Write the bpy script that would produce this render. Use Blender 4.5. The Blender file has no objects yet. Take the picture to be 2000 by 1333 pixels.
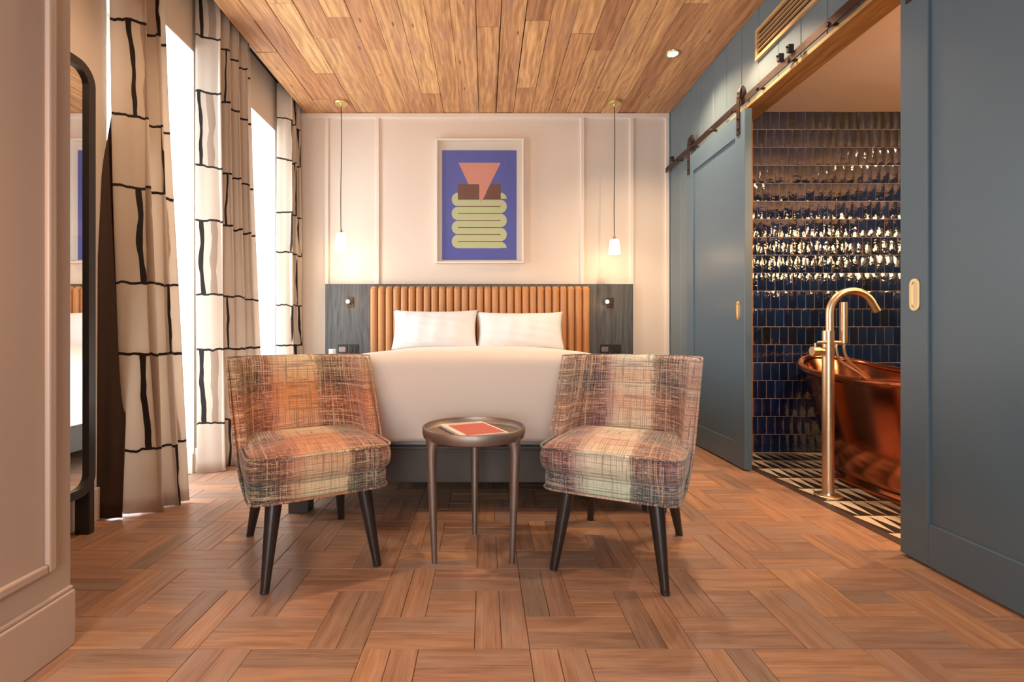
import bpy, bmesh, math, random
from mathutils import Vector, Matrix
random.seed(7)
PI = math.pi
sc = bpy.context.scene
COL = sc.collection

def lin(h, k=1.0):
    h = h.lstrip('#')
    out = []
    for i in (0, 2, 4):
        c = int(h[i:i+2], 16)/255
        out.append((c/12.92 if c <= .04045 else ((c+.055)/1.055)**2.4)*k)
    return (*out, 1)

# ------------------------------------------------------------------ camera
cam_d = bpy.data.cameras.new('camera')
cam = bpy.data.objects.new('camera', cam_d); COL.objects.link(cam)
cam.location = (0, 0, .85); cam.rotation_euler = (PI/2, 0, 0)
cam_d.sensor_width = 36; cam_d.lens = 36*955/2000
cam_d.shift_x = .0265; cam_d.shift_y = -.00725
cam_d.clip_start = .02; cam_d.clip_end = 200
sc.camera = cam
# ------------------------------------------------------------------ view, world, lights
sc.view_settings.view_transform = 'Standard'
sc.view_settings.look = 'None'
sc.view_settings.gamma = 1
sc.view_settings.use_curve_mapping = False
sc.view_settings.exposure = 0.17
sc.cycles.max_bounces = 10
sc.cycles.diffuse_bounces = 6
sc.cycles.glossy_bounces = 5
sc.cycles.transmission_bounces = 8
sc.cycles.transparent_max_bounces = 8
sc.cycles.sample_clamp_indirect = 6
sc.cycles.caustics_reflective = False
sc.cycles.caustics_refractive = False
world = bpy.data.worlds.new('daylight'); sc.world = world; world.use_nodes = True
bg = world.node_tree.nodes['Background']
bg.inputs[0].default_value = (.93, .97, 1.0, 1); bg.inputs[1].default_value = 10.0

def light(name, kind, loc, energy, color, rot=(0, 0, 0), **kw):
    d = bpy.data.lights.new(name, kind); d.energy = energy; d.color = color
    for k, v in kw.items(): setattr(d, k, v)
    o = bpy.data.objects.new(name, d); o.location = loc; o.rotation_euler = rot
    COL.objects.link(o); return o
def portal(name, loc, rot, sx, sy):
    o = light(name, 'AREA', loc, 1, (1, 1, 1), rot, shape='RECTANGLE', size=sx, size_y=sy)
    o.data.cycles.is_portal = True
    return o
portal('window_portal', (-2.09, 2.635, 1.29), (0, -PI/2, 0), 2.5, .66)
portal('window_portal', (-2.09, 3.79, 1.29), (0, -PI/2, 0), 2.5, .66)
portal('window_portal', (-.3, -2.11, 1.275), (PI/2, 0, 0), 1.5, 1.95)  # portal of the unseen fill window added behind the camera
WARM = (1.0, .68, .42)
def spot(name, x, y, e, z=2.80, size=2.5, blend=.5, col=WARM, rot=(0, 0, 0), r=.035):
    return light(name, 'SPOT', (x, y, z), e, col, rot, spot_size=size, spot_blend=blend, shadow_soft_size=r)
spot('downlight_lamp', 1.326, 3.45, 92, size=2.3, blend=1.0)
spot('downlight_lamp', 1.326, 2.86, 60, size=1.9, blend=.35)
spot('downlight_lamp', -1.05, 1.75, 75, size=2.3, blend=1.0)
spot('downlight_lamp', .9, .5, 30, size=2.3, blend=1.0)  # unseen extra downlight, added as fill near the camera
light('desk_lamp_glow', 'POINT', (-1.0, .55, 1.12), 12, (1, .58, .30), shadow_soft_size=.05)
# bathroom lamps
spot('bathroom_lamp', 2.35, 2.2, 80, z=2.42, size=2.6)
spot('bathroom_lamp', 3.3, 2.9, 35, z=2.42, size=2.6)
for i, (lx, ly, lz) in enumerate([(3.95, 1.9, 1.75), (3.95, 1.45, 1.75), (3.2, 1.05, 1.85), (2.55, 1.05, 1.85)]):
    light('bathroom_mirror_lamp', 'POINT', (lx, ly, lz), 34, (1, .56, .24), shadow_soft_size=.09)

# ------------------------------------------------------------------ materials
class N:
    def __init__(s, name):
        s.m = bpy.data.materials.new(name); s.m.use_nodes = True
        s.t = s.m.node_tree; s.b = s.t.nodes['Principled BSDF']; s.out = s.t.nodes['Material Output']
    def n(s, typ, **kw):
        o = s.t.nodes.new(typ)
        for k, v in kw.items(): setattr(o, k, v)
        return o
    def l(s, a, b): s.t.links.new(a, b)
    def put(s, inp, v):
        if hasattr(v, 'is_output') or isinstance(v, bpy.types.NodeSocket): s.l(v, inp)
        else: inp.default_value = v
    def math(s, op, a, b=0.0, c=None, clamp=False):
        o = s.n('ShaderNodeMath', operation=op, use_clamp=clamp)
        s.put(o.inputs[0], a); s.put(o.inputs[1], b)
        if c is not None: s.put(o.inputs[2], c)
        return o.outputs[0]
    def mix(s, f, a, b, mode='MIX'):
        o = s.n('ShaderNodeMix', data_type='RGBA', blend_type=mode)
        s.put(o.inputs[0], f); s.put(o.inputs[6], a); s.put(o.inputs[7], b)
        return o.outputs[2]
    def ramp(s, f, stops, interp='LINEAR'):
        o = s.n('ShaderNodeValToRGB'); o.color_ramp.interpolation = interp
        e = o.color_ramp.elements
        while len(e) < len(stops): e.new(1)
        for i, (p, c) in enumerate(stops):
            e[i].position = p; e[i].color = c if len(c) == 4 else (*c, 1)
        s.put(o.inputs[0], f); return o.outputs[0]
    def noise(s, vec, scale=5, detail=3, rough=.5, dist=0):
        o = s.n('ShaderNodeTexNoise'); s.put(o.inputs['Vector'], vec)
        o.inputs['Scale'].default_value = scale; o.inputs['Detail'].default_value = detail
        o.inputs['Roughness'].default_value = rough; o.inputs['Distortion'].default_value = dist
        return o.outputs[0]
    def mapv(s, vec, scale=(1, 1, 1), loc=(0, 0, 0)):
        o = s.n('ShaderNodeMapping'); s.put(o.inputs[0], vec)
        s.put(o.inputs['Scale'], scale); s.put(o.inputs['Location'], loc)
        return o.outputs[0]
    def uv(s): return s.n('ShaderNodeTexCoord').outputs['UV']
    def obj(s): return s.n('ShaderNodeTexCoord').outputs['Object']
    def pos(s): return s.n('ShaderNodeNewGeometry').outputs['Position']
    def rnd(s): return s.n('ShaderNodeObjectInfo').outputs['Random']
    def island(s): return s.n('ShaderNodeNewGeometry').outputs['Random Per Island']
    def sep(s, v):
        o = s.n('ShaderNodeSeparateXYZ'); s.put(o.inputs[0], v); return o.outputs
    def comb(s, x, y, z=0.0):
        o = s.n('ShaderNodeCombineXYZ'); s.put(o.inputs[0], x); s.put(o.inputs[1], y); s.put(o.inputs[2], z); return o.outputs[0]
    def bump(s, h, st=.2, dist=.01):
        o = s.n('ShaderNodeBump'); o.inputs['Strength'].default_value = st; o.inputs['Distance'].default_value = dist
        s.put(o.inputs['Height'], h); s.l(o.outputs[0], s.b.inputs['Normal'])
    def set(s, col=None, rough=None, metal=None, **kw):
        if col is not None: s.put(s.b.inputs['Base Color'], col)
        if rough is not None: s.put(s.b.inputs['Roughness'], rough)
        if metal is not None: s.put(s.b.inputs['Metallic'], metal)
        for k, v in kw.items(): s.put(s.b.inputs[k.replace('_', ' ')], v)
        return s.m

def paint(name, c, rough=.5, var=.04, bump=.05, scale=60, spec=.5):
    a = N(name); nz = a.noise(a.pos(), 3, 4)
    col = a.mix(a.math('MULTIPLY', nz, var*2), c, tuple([x*.8 for x in c[:3]]+[1]))
    a.bump(a.noise(a.pos(), scale, 3), bump, .002)
    return a.set(col, rough, Specular_IOR_Level=spec)
def metal(name, c, rough=.25, bump=0, scale=30):
    a = N(name)
    r = a.math('MULTIPLY_ADD', a.noise(a.obj(), scale, 3), .15, rough-.07)
    if bump: a.bump(a.noise(a.obj(), scale, 4), bump, .002)
    return a.set(c, r, 1.0)
def glow(name, c, st, base='ffffff'):
    a = N(name); a.set(lin(base), .4); a.put(a.b.inputs['Emission Color'], c); a.b.inputs['Emission Strength'].default_value = st
    return a.m

def wood(name, stops, rnd, gscale=(40, 2.2, 1), rough=.45, bump=.12, knots=0, patch=None, soft=False):
    a = N(name); r = a.rnd() if rnd == 'obj' else a.island()
    off = a.comb(a.math('MULTIPLY', r, 37.1), a.math('MULTIPLY', r, 91.7), a.math('MULTIPLY', r, 13.3))
    add = a.n('ShaderNodeVectorMath', operation='ADD'); a.l(a.uv(), add.inputs[0]); a.l(off, add.inputs[1])
    v = add.outputs[0]
    fine = a.noise(a.mapv(v, (gscale[0]*4, gscale[1]*3, 1)), 1, 4, .6)
    warp = a.noise(a.mapv(v, (3.5, 1.4, 1)), 1.5, 2)
    sx = a.sep(v)
    arg = a.math('MULTIPLY_ADD', warp, 9.0, a.math('MULTIPLY', sx[0], 45))
    rings = a.math('MULTIPLY_ADD', a.math('SINE', a.math('MULTIPLY', arg, 2.6)), .5, .5)
    band = a.noise(a.mapv(v, (gscale[0], gscale[1]*.5, 1)), 1, 3, .6)
    g = a.math('ADD', a.math('MULTIPLY', fine, .55), a.math('ADD', a.math('MULTIPLY', rings, .07), a.math('MULTIPLY', band, .38)))
    base = a.ramp(r, stops, 'LINEAR')
    dark = a.mix(1.0, base, lin('b8a698'), 'MULTIPLY')
    col = a.mix(a.ramp(g, [(.36, (.75, .75, .75) if soft else (1, 1, 1)), (.62 if soft else .60, (0, 0, 0))]), base, dark)
    if patch:
        pn = a.noise(a.mapv(v, (7, 1.8, 1)), 1.3, 4, .6)
        col = a.mix(a.math('MULTIPLY', a.ramp(pn, [(.50, (0, 0, 0)), (.68, (1, 1, 1))]), .62), col, patch)
    if knots:
        vo = a.n('ShaderNodeTexVoronoi'); a.l(a.mapv(v, (9, 2.6, 1)), vo.inputs['Vector']); vo.inputs['Scale'].default_value = 1.0
        k = a.ramp(vo.outputs['Distance'], [(.035, (1, 1, 1)), (.085, (0, 0, 0))])
        col = a.mix(a.math('MULTIPLY', k, knots), col, lin('4a2c1a'))
        crk = a.noise(a.mapv(v, (55, .9, 1)), 1, 3, .6)
        col = a.mix(a.math('MULTIPLY', a.ramp(crk, [(.70, (0, 0, 0)), (.76, (1, 1, 1))]), .55), col, lin('55331d'))
    a.bump(g, bump, .003)
    return a.set(col, a.math('MULTIPLY_ADD', fine, .2, rough-.1))

M = {}
M['wall'] = paint('wall_cream_paint', lin('e3d6c9'), .55, .03)
M['walln'] = paint('near_wall_taupe_shaded', lin('b9a598'), .55, .03)  # taupe deepened from the cream walls, carries this partition's shade in its colour
M['trimn'] = paint('near_trim_taupe_shaded', lin('bda99c'), .45, .02)  # trim toned down likewise, shade put into the colour
M['navy_tiles'] = paint('bathroom_navy_wall', lin('1c2536'), .15, .1)
M['trimw'] = paint('trim_cream_paint', lin('eadfd4'), .45, .02)
M['reveal'] = paint('window_reveal_white', lin('f1f0ec'), .5, .01)
M['blue'] = paint('blue_grey_paint', lin('64767e'), .42, .05, .10, 120)
M['blue_door'] = paint('blue_door_paint', lin('546a79'), .36, .05, .10, 120)
M['ceilp'] = paint('plaster_ceiling', lin('f2d8cc'), .5, .04)
M['slab'] = paint('subfloor_dark', lin('2b211b'), .9)
FL = [(0, lin('a08474')), (.2, lin('bc9072')), (.4, lin('aa8672')), (.6, lin('c69874')), (.8, lin('b28a74')), (1, lin('98806f'))]
M['floor'] = wood('parquet_oak', FL, 'obj', (60, 3.0, 1), .40, .10, patch=lin('a38b7e'), soft=True)
M['floor_s'] = wood('parquet_oak_far', FL, 'island', (60, 3.0, 1), .40, .10, patch=lin('a38b7e'), soft=True)
CE = [(0, lin('dba878')), (.3, lin('eebd84')), (.5, lin('cd9468')), (.7, lin('e3b07a')), (.85, lin('bc8660')), (1, lin('f3c68c'))]
M['ceil'] = wood('reclaimed_ceiling_wood', CE, 'obj', (26, 1.4, 1), .55, .2, knots=.75, patch=lin('a87c66'))
M['lining'] = wood('lintel_oak', [(0, lin('96693a')), (1, lin('a87842'))], 'obj', (30, 2, 1), .4)
M['lightwood'] = wood('vent_oak', [(0, lin('cda673')), (1, lin('d6b07c'))], 'obj', (30, 2, 1), .5)
M['navy'] = wood('dark_blue_stained_ash', [(0, lin('565c60')), (1, lin('5e6266'))], 'obj', (30, 1.3, 1), .5)
M['bedframe'] = paint('bed_frame_charcoal', lin('47423f'), .5)
M['legdark'] = paint('dark_stained_leg', lin('2a2220'), .3, .05)
M['bronze'] = metal('antique_bronze', lin('9a8d85'), .5, .12, 25)
M['black'] = metal('blackened_iron', lin('5a4a44'), .42, .1)
M['iron'] = paint('mirror_frame_black', lin('2f2b2a'), .35)
M['brass'] = metal('brushed_brass', lin('dac2a4'), .33)
M['palebrass'] = metal('pale_brass', lin('ead79e'), .3)
M['copper'] = metal('polished_copper', lin('c47656'), .15, .08, 6)
M['mirror'] = metal('mirror_silver', (.93, .93, .93, 1), .08)
M['mirror'].node_tree.nodes['Principled BSDF'].inputs['Roughness'].default_value = 0.0
for lk in list(M['mirror'].node_tree.links):
    if lk.to_socket.name == 'Roughness': M['mirror'].node_tree.links.remove(lk)
M['grout'] = paint('tile_grout', lin('c4a898'), .8)
M['tile_w'] = paint('cement_tile_cream', lin('e0cdb4'), .5, .08)
M['tile_k'] = paint('cement_tile_black', lin('2c2624'), .45, .05)
M['strip'] = paint('threshold_dark_brown', lin('4a3730'), .5)
M['cream_lead'] = paint('white_ceramic_mug', lin('f4f2ee'), .3, 0)
M['dark_in'] = paint('dark_interior', lin('120b07'), .8)
M['tickbl'] = paint('poster_blue', lin('5c66bb'), .55, .03)
M['pink'] = paint('poster_pink', lin('e59c8b'), .55, .02)
M['brown'] = paint('poster_brown', lin('7a4c3c'), .55, .02)
M['green'] = paint('poster_pale_green', lin('d2d6a4'), .55, .03)
M['paper'] = paint('magazine_paper', lin('ece4da'), .45, .02)
M['red'] = paint('magazine_red_photo', lin('c9604f'), .4, .15, 0)
M['ink'] = paint('magazine_ink', lin('9a8578'), .5)
M['shade'] = glow('porcelain_lit', (1, .82, .55, 1), 1.3, 'fff6e6')
M['bulb'] = glow('lamp_bulb', (1, .62, .20, 1), 9)
M['spotdisc'] = glow('downlight_disc', (1, .8, .5, 1), 12)
M['lining_fab'] = paint('blackout_cloth', lin('4a382f'), .9, .1, .2, 300)

def f_tile():
    a = N('zellige_glaze'); r = a.rnd()
    base = a.ramp(r, [(0, lin('0f1a33')), (.35, lin('15264a')), (.6, lin('101c30')), (.8, lin('1a2c50')), (1, lin('141820'))])
    p = a.pos()
    off = a.comb(a.math('MULTIPLY', r, 50), a.math('MULTIPLY', r, 30), a.math('MULTIPLY', r, 70))
    ad = a.n('ShaderNodeVectorMath', operation='ADD'); a.l(p, ad.inputs[0]); a.l(off, ad.inputs[1])
    h = a.math('ADD', a.noise(ad.outputs[0], 16, 2), a.math('MULTIPLY', a.noise(ad.outputs[0], 70, 2), .2))
    a.bump(h, .32, .012)
    return a.set(base, .06, 0, Specular_IOR_Level=.75, Coat_Weight=.4)
M['tile'] = f_tile()

def f_linen(name, c, st=.15, scale=6):
    a = N(name)
    a.bump(a.math('ADD', a.noise(a.pos(), scale, 3, .5, .6), a.math('MULTIPLY', a.noise(a.pos(), 400, 2), .02)), st, .02)
    return a.set(c, .75, Sheen_Weight=.15)
M['linen'] = f_linen('bedspread_linen', lin('dcd2ca'), .18, 3)
M['pillow'] = f_linen('pillow_cotton', lin('dcdee2'), .3, 9)

def f_leather():
    a = N('tan_leather'); n1 = a.noise(a.pos(), 3, 3)
    c = a.mix(n1, lin('b27a4a'), lin('c38d5a'))
    a.bump(a.noise(a.pos(), 260, 3), .12, .002)
    return a.set(c, .36)
M['leather'] = f_leather()

def f_curtain():
    a = N('printed_curtain_fabric'); u, v, _ = a.sep(a.uv())[:3]
    PER = .785; TALL = .455; P = .52
    wob = a.math('MULTIPLY', a.math('SUBTRACT', a.noise(a.comb(a.math('MULTIPLY', u, 5), v, 0), 2.5, 2), .5), .05)
    vv = a.math('ADD', a.math('DIVIDE', a.math('ADD', v, a.math('SUBTRACT', wob, .297)), PER), 1.0)
    fr = a.math('FRACT', vv)
    k = TALL/PER
    def near(x, c, w): return a.math('LESS_THAN', a.math('ABSOLUTE', a.math('SUBTRACT', x, c)), w)
    h1 = near(fr, 0.007, .0085); h2 = near(fr, k, .0085)
    istall = a.math('LESS_THAN', fr, k)
    row = a.math('FLOOR', vv)
    w2 = a.math('MULTIPLY', a.math('SUBTRACT', a.noise(a.comb(a.math('MULTIPLY', u, 2.2), a.math('MULTIPLY', v, 2.6), 3.3), 1.0, 2), .5), .07)
    uu = a.math('ADD', u, w2)
    def line(offset, width, slope=0.0):
        x = a.math('ADD', uu, a.math('MULTIPLY', fr, slope))
        f = a.math('FRACT', a.math('DIVIDE', a.math('ADD', x, offset), P))
        thick = a.math('MULTIPLY_ADD', a.noise(a.comb(u, v, 8.8), 6.0, 2), width*1.6, width*.25)
        return a.math('LESS_THAN', a.math('ABSOLUTE', a.math('SUBTRACT', f, .5)), a.math('DIVIDE', thick, P))
    t1 = a.math('MULTIPLY', istall, line(.12, .011, .03))
    t2 = a.math('MULTIPLY', a.math('SUBTRACT', 1.0, istall), line(.37, .011, .02))
    t3 = a.math('MULTIPLY', a.math('SUBTRACT', 1.0, istall), line(.30, .006, -.03))
    g1 = a.math('MULTIPLY', istall, line(.06, .018, .02))
    dark = a.math('MAXIMUM', a.math('MAXIMUM', h1, h2), a.math('MAXIMUM', t1, a.math('MAXIMUM', t2, t3)))
    c = a.mix(g1, lin('e9ded2'), lin('c0ab9c'))
    c = a.mix(dark, c, lin('2e2524'))
    a.bump(a.noise(a.pos(), 350, 2), .1, .001)
    a.set(c, .8, Sheen_Weight=.1)
    # thin cloth lets some daylight through
    tr = a.n('ShaderNodeBsdfTranslucent'); a.l(c, tr.inputs[0])
    mx = a.n('ShaderNodeMixShader'); mx.inputs[0].default_value = .30
    a.l(a.b.outputs[0], mx.inputs[1]); a.l(tr.outputs[0], mx.inputs[2]); a.l(mx.outputs[0], a.out.inputs[0])
    return a.m
M['curtain'] = f_curtain()

def f_tweed(name, darks, lights, seed):
    a = N(name); u, v, _ = a.sep(a.uv())[:3]
    jit = a.math('MULTIPLY', a.math('SUBTRACT', a.noise(a.comb(a.math('MULTIPLY', u, 4), a.math('MULTIPLY', v, 220), seed), 1, 1), .5), .035)
    uj = a.math('ADD', u, jit)
    W = lambda x: (x, x, x)
    # bands over the width: 0..1 for u in -.32 .. .32
    f = a.math('DIVIDE', a.math('ADD', uj, .32), .64)
    band = a.ramp(f, [(0, W(.55)), (.07, W(.75)), (.12, W(.95)), (.30, W(.95)), (.345, W(.25)), (.36, W(.05)), (.62, W(.05)), (.645, W(.85)), (.80, W(.95)), (.90, W(.45)), (1, W(.3))])
    redb = a.ramp(f, [(.22, W(0)), (.30, W(.8)), (.37, W(.6)), (.42, W(0)), (.76, W(0)), (.86, W(.75)), (1, W(.3))])
    jv = a.math('MULTIPLY', a.math('SUBTRACT', a.noise(a.comb(a.math('MULTIPLY', u, 200), a.math('MULTIPLY', v, 3), seed+4), 1, 1), .5), .10)
    fv = a.math('FRACT', a.math('DIVIDE', a.math('ADD', a.math('ADD', v, jv), .60), .62))
    dcol = a.ramp(fv, darks); lcol = a.ramp(fv, lights)
    base = a.mix(band, lcol, dcol)
    base = a.mix(a.math('MULTIPLY', redb, .55), base, lin('a8443a' if seed < 3 else '8a4a6a'))
    # warp and weft slubs
    wv = a.noise(a.comb(a.math('MULTIPLY', u, 330), a.math('MULTIPLY', v, 22), seed), 1, 2, .7)
    wh = a.noise(a.comb(a.math('MULTIPLY', u, 20), a.math('MULTIPLY', v, 330), seed+9), 1, 2, .7)
    hue = a.noise(a.comb(a.math('MULTIPLY', u, 60), a.math('MULTIPLY', v, 60), seed+2), 1, 2)
    thread = a.ramp(hue, [(.32, lin('3f8a86')), (.42, lin('e9dcae')), (.5, lin('f0e6d0')), (.58, lin('e0824a')), (.68, lin('b24a5e'))], 'CONSTANT')
    lightm = a.math('MAXIMUM', a.ramp(wh, [(.54, W(0)), (.60, W(1))]), a.ramp(wv, [(.60, W(0)), (.66, W(1))]))
    darkm = a.math('MAXIMUM', a.ramp(wh, [(.40, W(1)), (.46, W(0))]), a.ramp(wv, [(.36, W(1)), (.42, W(0))]))
    c = a.mix(a.math('MULTIPLY', lightm, a.math('MULTIPLY_ADD', band, .32, .16)), base, thread)
    c = a.mix(a.math('MULTIPLY', darkm, a.math('MULTIPLY_ADD', band, .66, .14)), c, lin('1f1a20'))
    # open plaid lines
    def grid(x, p, w, sd):
        q = a.math('ADD', x, a.math('MULTIPLY', a.noise(a.comb(a.math('MULTIPLY', u, 9), a.math('MULTIPLY', v, 9), sd), 1, 1), .012))
        return a.math('LESS_THAN', a.math('ABSOLUTE', a.math('SUBTRACT', a.math('FRACT', a.math('DIVIDE', q, p)), .5)), w/p)
    def wires(fu, fv_, c0, w, sd):
        nn = a.noise(a.comb(a.math('MULTIPLY', u, fu), a.math('MULTIPLY', v, fv_), sd), 1, 1)
        return a.math('LESS_THAN', a.math('ABSOLUTE', a.math('SUBTRACT', nn, c0)), w)
    gl = a.math('MAXIMUM', wires(95, 1.4, .5, .024, 1.0), wires(1.4, 85, .5, .020, 6.0))
    lc = a.mix(hue, lin('f0b878'), lin('f3ead4'))
    c = a.mix(a.math('MULTIPLY', gl, a.math('MULTIPLY_ADD', band, .36, .1)), c, lc)
    gd = a.math('MAXIMUM', wires(110, 2.0, .5, .022, 13.0), wires(1.8, 110, .5, .022, 16.0))
    c = a.mix(a.math('MULTIPLY', gd, .5), c, lin('35282b'))
    a.bump(a.math('ADD', wv, wh), .35, .002)
    return a.set(c, .85, Sheen_Weight=.2)
M['tweed_l'] = f_tweed('tweed_rust', [(0, lin('44281c')), (.18, lin('6c4026')), (.35, lin('262a26')), (.5, lin('20342c')), (.68, lin('74341e')), (.85, lin('a84a20')), (1, lin('562e1e'))],
                       [(0, lin('d9a070')), (.2, lin('e6d3ac')), (.45, lin('dccfa6')), (.7, lin('d8a07c')), (.88, lin('d98a4e')), (1, lin('c9854e'))], 1.0)
M['tweed_r'] = f_tweed('tweed_pastel', [(0, lin('2c3a4e')), (.18, lin('6a3a48')), (.35, lin('285256')), (.5, lin('24445c')), (.68, lin('7c3a48')), (.85, lin('945c4c')), (1, lin('2c3448'))],
                       [(0, lin('e6bc98')), (.2, lin('eef0e0')), (.45, lin('d2e4cc')), (.7, lin('ecdcc4')), (.88, lin('e6b89c')), (1, lin('eee6d0'))], 5.0)

def f_glass():
    a = N('window_glass')
    t = a.n('ShaderNodeBsdfTransparent'); t.inputs[0].default_value = (.97, .98, .98, 1)
    g = a.n('ShaderNodeBsdfGlossy'); g.inputs['Roughness'].default_value = 0.0
    lw = a.n('ShaderNodeLayerWeight'); lw.inputs[0].default_value = .5
    f5 = a.math('MULTIPLY_ADD', a.math('POWER', lw.outputs['Facing'], 5.0), .9, .025)
    mx = a.n('ShaderNodeMixShader'); a.l(f5, mx.inputs[0]); a.l(t.outputs[0], mx.inputs[1]); a.l(g.outputs[0], mx.inputs[2])
    a.l(mx.outputs[0], a.out.inputs[0]); return a.m
M['glass'] = f_glass()

# ------------------------------------------------------------------ mesh helpers
class MB:
    def __init__(s): s.v = []; s.f = []; s.uv = []; s.mi = []; s.smooth = False
    def add(s, vs, fs, uvs=None, mi=0):
        o = len(s.v); s.v += [tuple(p) for p in vs]
        for k, f in enumerate(fs):
            s.f.append(tuple(o+i for i in f)); s.mi.append(mi)
            s.uv.append(uvs[k] if uvs else None)
        return s
    def box(s, x0, x1, y0, y1, z0, z1, mi=0, ax=1):
        """box; uv in metres, v along axis ax"""
        vs = [(x, y, z) for z in (z0, z1) for y in (y0, y1) for x in (x0, x1)]
        fs = [(0, 2, 3, 1), (4, 5, 7, 6), (0, 1, 5, 4), (2, 6, 7, 3), (0, 4, 6, 2), (1, 3, 7, 5)]
        nrm = [2, 2, 1, 1, 0, 0]; uvs = []
        for f, n in zip(fs, nrm):
            axes = [q for q in (0, 1, 2) if q != n]
            if ax in axes: va = ax; ua = [q for q in axes if q != ax][0]
            else: ua, va = axes
            uvs.append([(vs[i][ua], vs[i][va]) for i in f])
        return s.add(vs, fs, uvs, mi)
    def cyl(s, a, b, r0, r1=None, n=20, caps=True, mi=0):
        r1 = r0 if r1 is None else r1
        a = Vector(a); b = Vector(b); d = (b-a).normalized()
        t = Vector((0, 0, 1)) if abs(d.z) < .9 else Vector((1, 0, 0))
        p = d.cross(t).normalized(); q = d.cross(p)
        vs = []
        for c, r in ((a, r0), (b, r1)):
            for i in range(n):
                t_ = 2*PI*i/n; vs.append(c+p*(r*math.cos(t_))+q*(r*math.sin(t_)))
        fs = [(i, (i+1) % n, n+(i+1) % n, n+i) for i in range(n)]
        if caps: fs += [tuple(range(n))[::-1], tuple(range(n, 2*n))]
        return s.add(vs, fs, None, mi)
    def tube(s, pts, r, n=12, mi=0):
        pts = [Vector(p) for p in pts]; R = r if isinstance(r, (list, tuple)) else [r]*len(pts)
        vs = []; prev = None
        for i, p in enumerate(pts):
            d = (pts[min(i+1, len(pts)-1)]-pts[max(i-1, 0)]).normalized()
            if prev is None:
                t = Vector((0, 0, 1)) if abs(d.z) < .9 else Vector((0, 1, 0)); a = d.cross(t).normalized()
            else: a = (prev-d*prev.dot(d)).normalized()
            prev = a; b = d.cross(a)
            for k in range(n):
                t_ = 2*PI*k/n; vs.append(p+a*(R[i]*math.cos(t_))+b*(R[i]*math.sin(t_)))
        m = len(pts); fs = []
        for i in range(m-1):
            for k in range(n):
                fs.append((i*n+k, i*n+(k+1) % n, (i+1)*n+(k+1) % n, (i+1)*n+k))
        fs += [tuple(range(n))[::-1], tuple(range((m-1)*n, m*n))]
        return s.add(vs, fs, None, mi)
    def lathe(s, prof, c=(0, 0, 0), n=32, mi=0):
        vs = []; m = len(prof)
        for r, z in prof:
            for k in range(n):
                t_ = 2*PI*k/n; vs.append((c[0]+r*math.cos(t_), c[1]+r*math.sin(t_), c[2]+z))
        fs = []
        for i in range(m-1):
            for k in range(n): fs.append((i*n+k, i*n+(k+1) % n, (i+1)*n+(k+1) % n, (i+1)*n+k))
        return s.add(vs, fs, None, mi)
    def prism(s, pts, plane, d0, d1, mi=0):
        """extrude a 2d outline; plane 'xz' (extrudes y) , 'yz' (extrudes x) or 'xy' (extrudes z)"""
        n = len(pts)
        def P(p, d): return {'xz': (p[0], d, p[1]), 'yz': (d, p[0], p[1]), 'xy': (p[0], p[1], d)}[plane]
        vs = [P(p, d0) for p in pts]+[P(p, d1) for p in pts]
        fs = [tuple(range(n)), tuple(range(2*n-1, n-1, -1))]+[(i, i+n, (i+1) % n+n, (i+1) % n) for i in range(n)]
        uvs = [[pts[i % n] for i in f] for f in fs]
        return s.add(vs, fs, uvs, mi)
    def mesh(s, name, mats, smooth=False, bevel=0, seg=2, fix=True, angle=None):
        me = bpy.data.meshes.new(name); me.from_pydata(s.v, [], s.f)
        if any(u for u in s.uv):
            lay = me.uv_layers.new(name='UVMap')
            for p, u in zip(me.polygons, s.uv):
                if u:
                    for li, c in zip(p.loop_indices, u): lay.data[li].uv = c
        if not isinstance(mats, (list, tuple)): mats = [mats]
        for m in mats: me.materials.append(m)
        for p, mi in zip(me.polygons, s.mi): p.material_index = mi
        bm = bmesh.new(); bm.from_mesh(me)
        if bevel:
            es = [e for e in bm.edges if len(e.link_faces) == 2 and e.calc_face_angle(0) > .5]
            bmesh.ops.bevel(bm, geom=es, offset=bevel, segments=seg, affect='EDGES', profile=.5, clamp_overlap=True)
        if fix: bmesh.ops.recalc_face_normals(bm, faces=bm.faces)
        bm.to_mesh(me); bm.free()
        if smooth:
            for p in me.polygons: p.use_smooth = True
            if angle is not None: me.set_sharp_from_angle(angle=math.radians(angle))
        return me
    def obj(s, name, mats, parent=None, **kw):
        return link(name, s.mesh(name, mats, **kw), parent)

def link(name, me, parent=None, loc=None, rot=None):
    o = bpy.data.objects.new(name, me); COL.objects.link(o)
    if parent: o.parent = parent
    if loc: o.location = loc
    if rot: o.rotation_euler = rot
    return o
def thing(name, label, cat, loc=(0, 0, 0), rz=0, group=None):
    o = bpy.data.objects.new(name, None); COL.objects.link(o); o.empty_display_size = .1
    o.location = loc; o.rotation_euler = (0, 0, rz); return tag(o, label, cat, group)
def tag(o, label, cat, group=None):
    o['label'] = label; o['category'] = cat
    if group: o['group'] = group
    return o
def struct(o): o['kind'] = 'structure'; return o
def stuff(o): o['kind'] = 'stuff'; return o
def subsurf(o, lv=2):
    m = o.modifiers.new('subsurf', 'SUBSURF'); m.levels = lv; m.render_levels = lv; return o

def grid_mesh(nu, nv, fn, mb=None, closed_u=False, uvf=None, mi=0):
    mb = mb or MB(); vs = [fn(i/(nu if closed_u else nu-1), j/(nv-1)) for j in range(nv) for i in range(nu)]
    fs = []; uvs = []
    for j in range(nv-1):
        for i in range(nu if closed_u else nu-1):
            i2 = (i+1) % nu
            f = (j*nu+i, j*nu+i2, (j+1)*nu+i2, (j+1)*nu+i); fs.append(f)
            if uvf: uvs.append([uvf(*vs[q], q % nu, q//nu) for q in f])
    mb.add(vs, fs, uvs if uvf else None, mi); return mb

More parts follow.
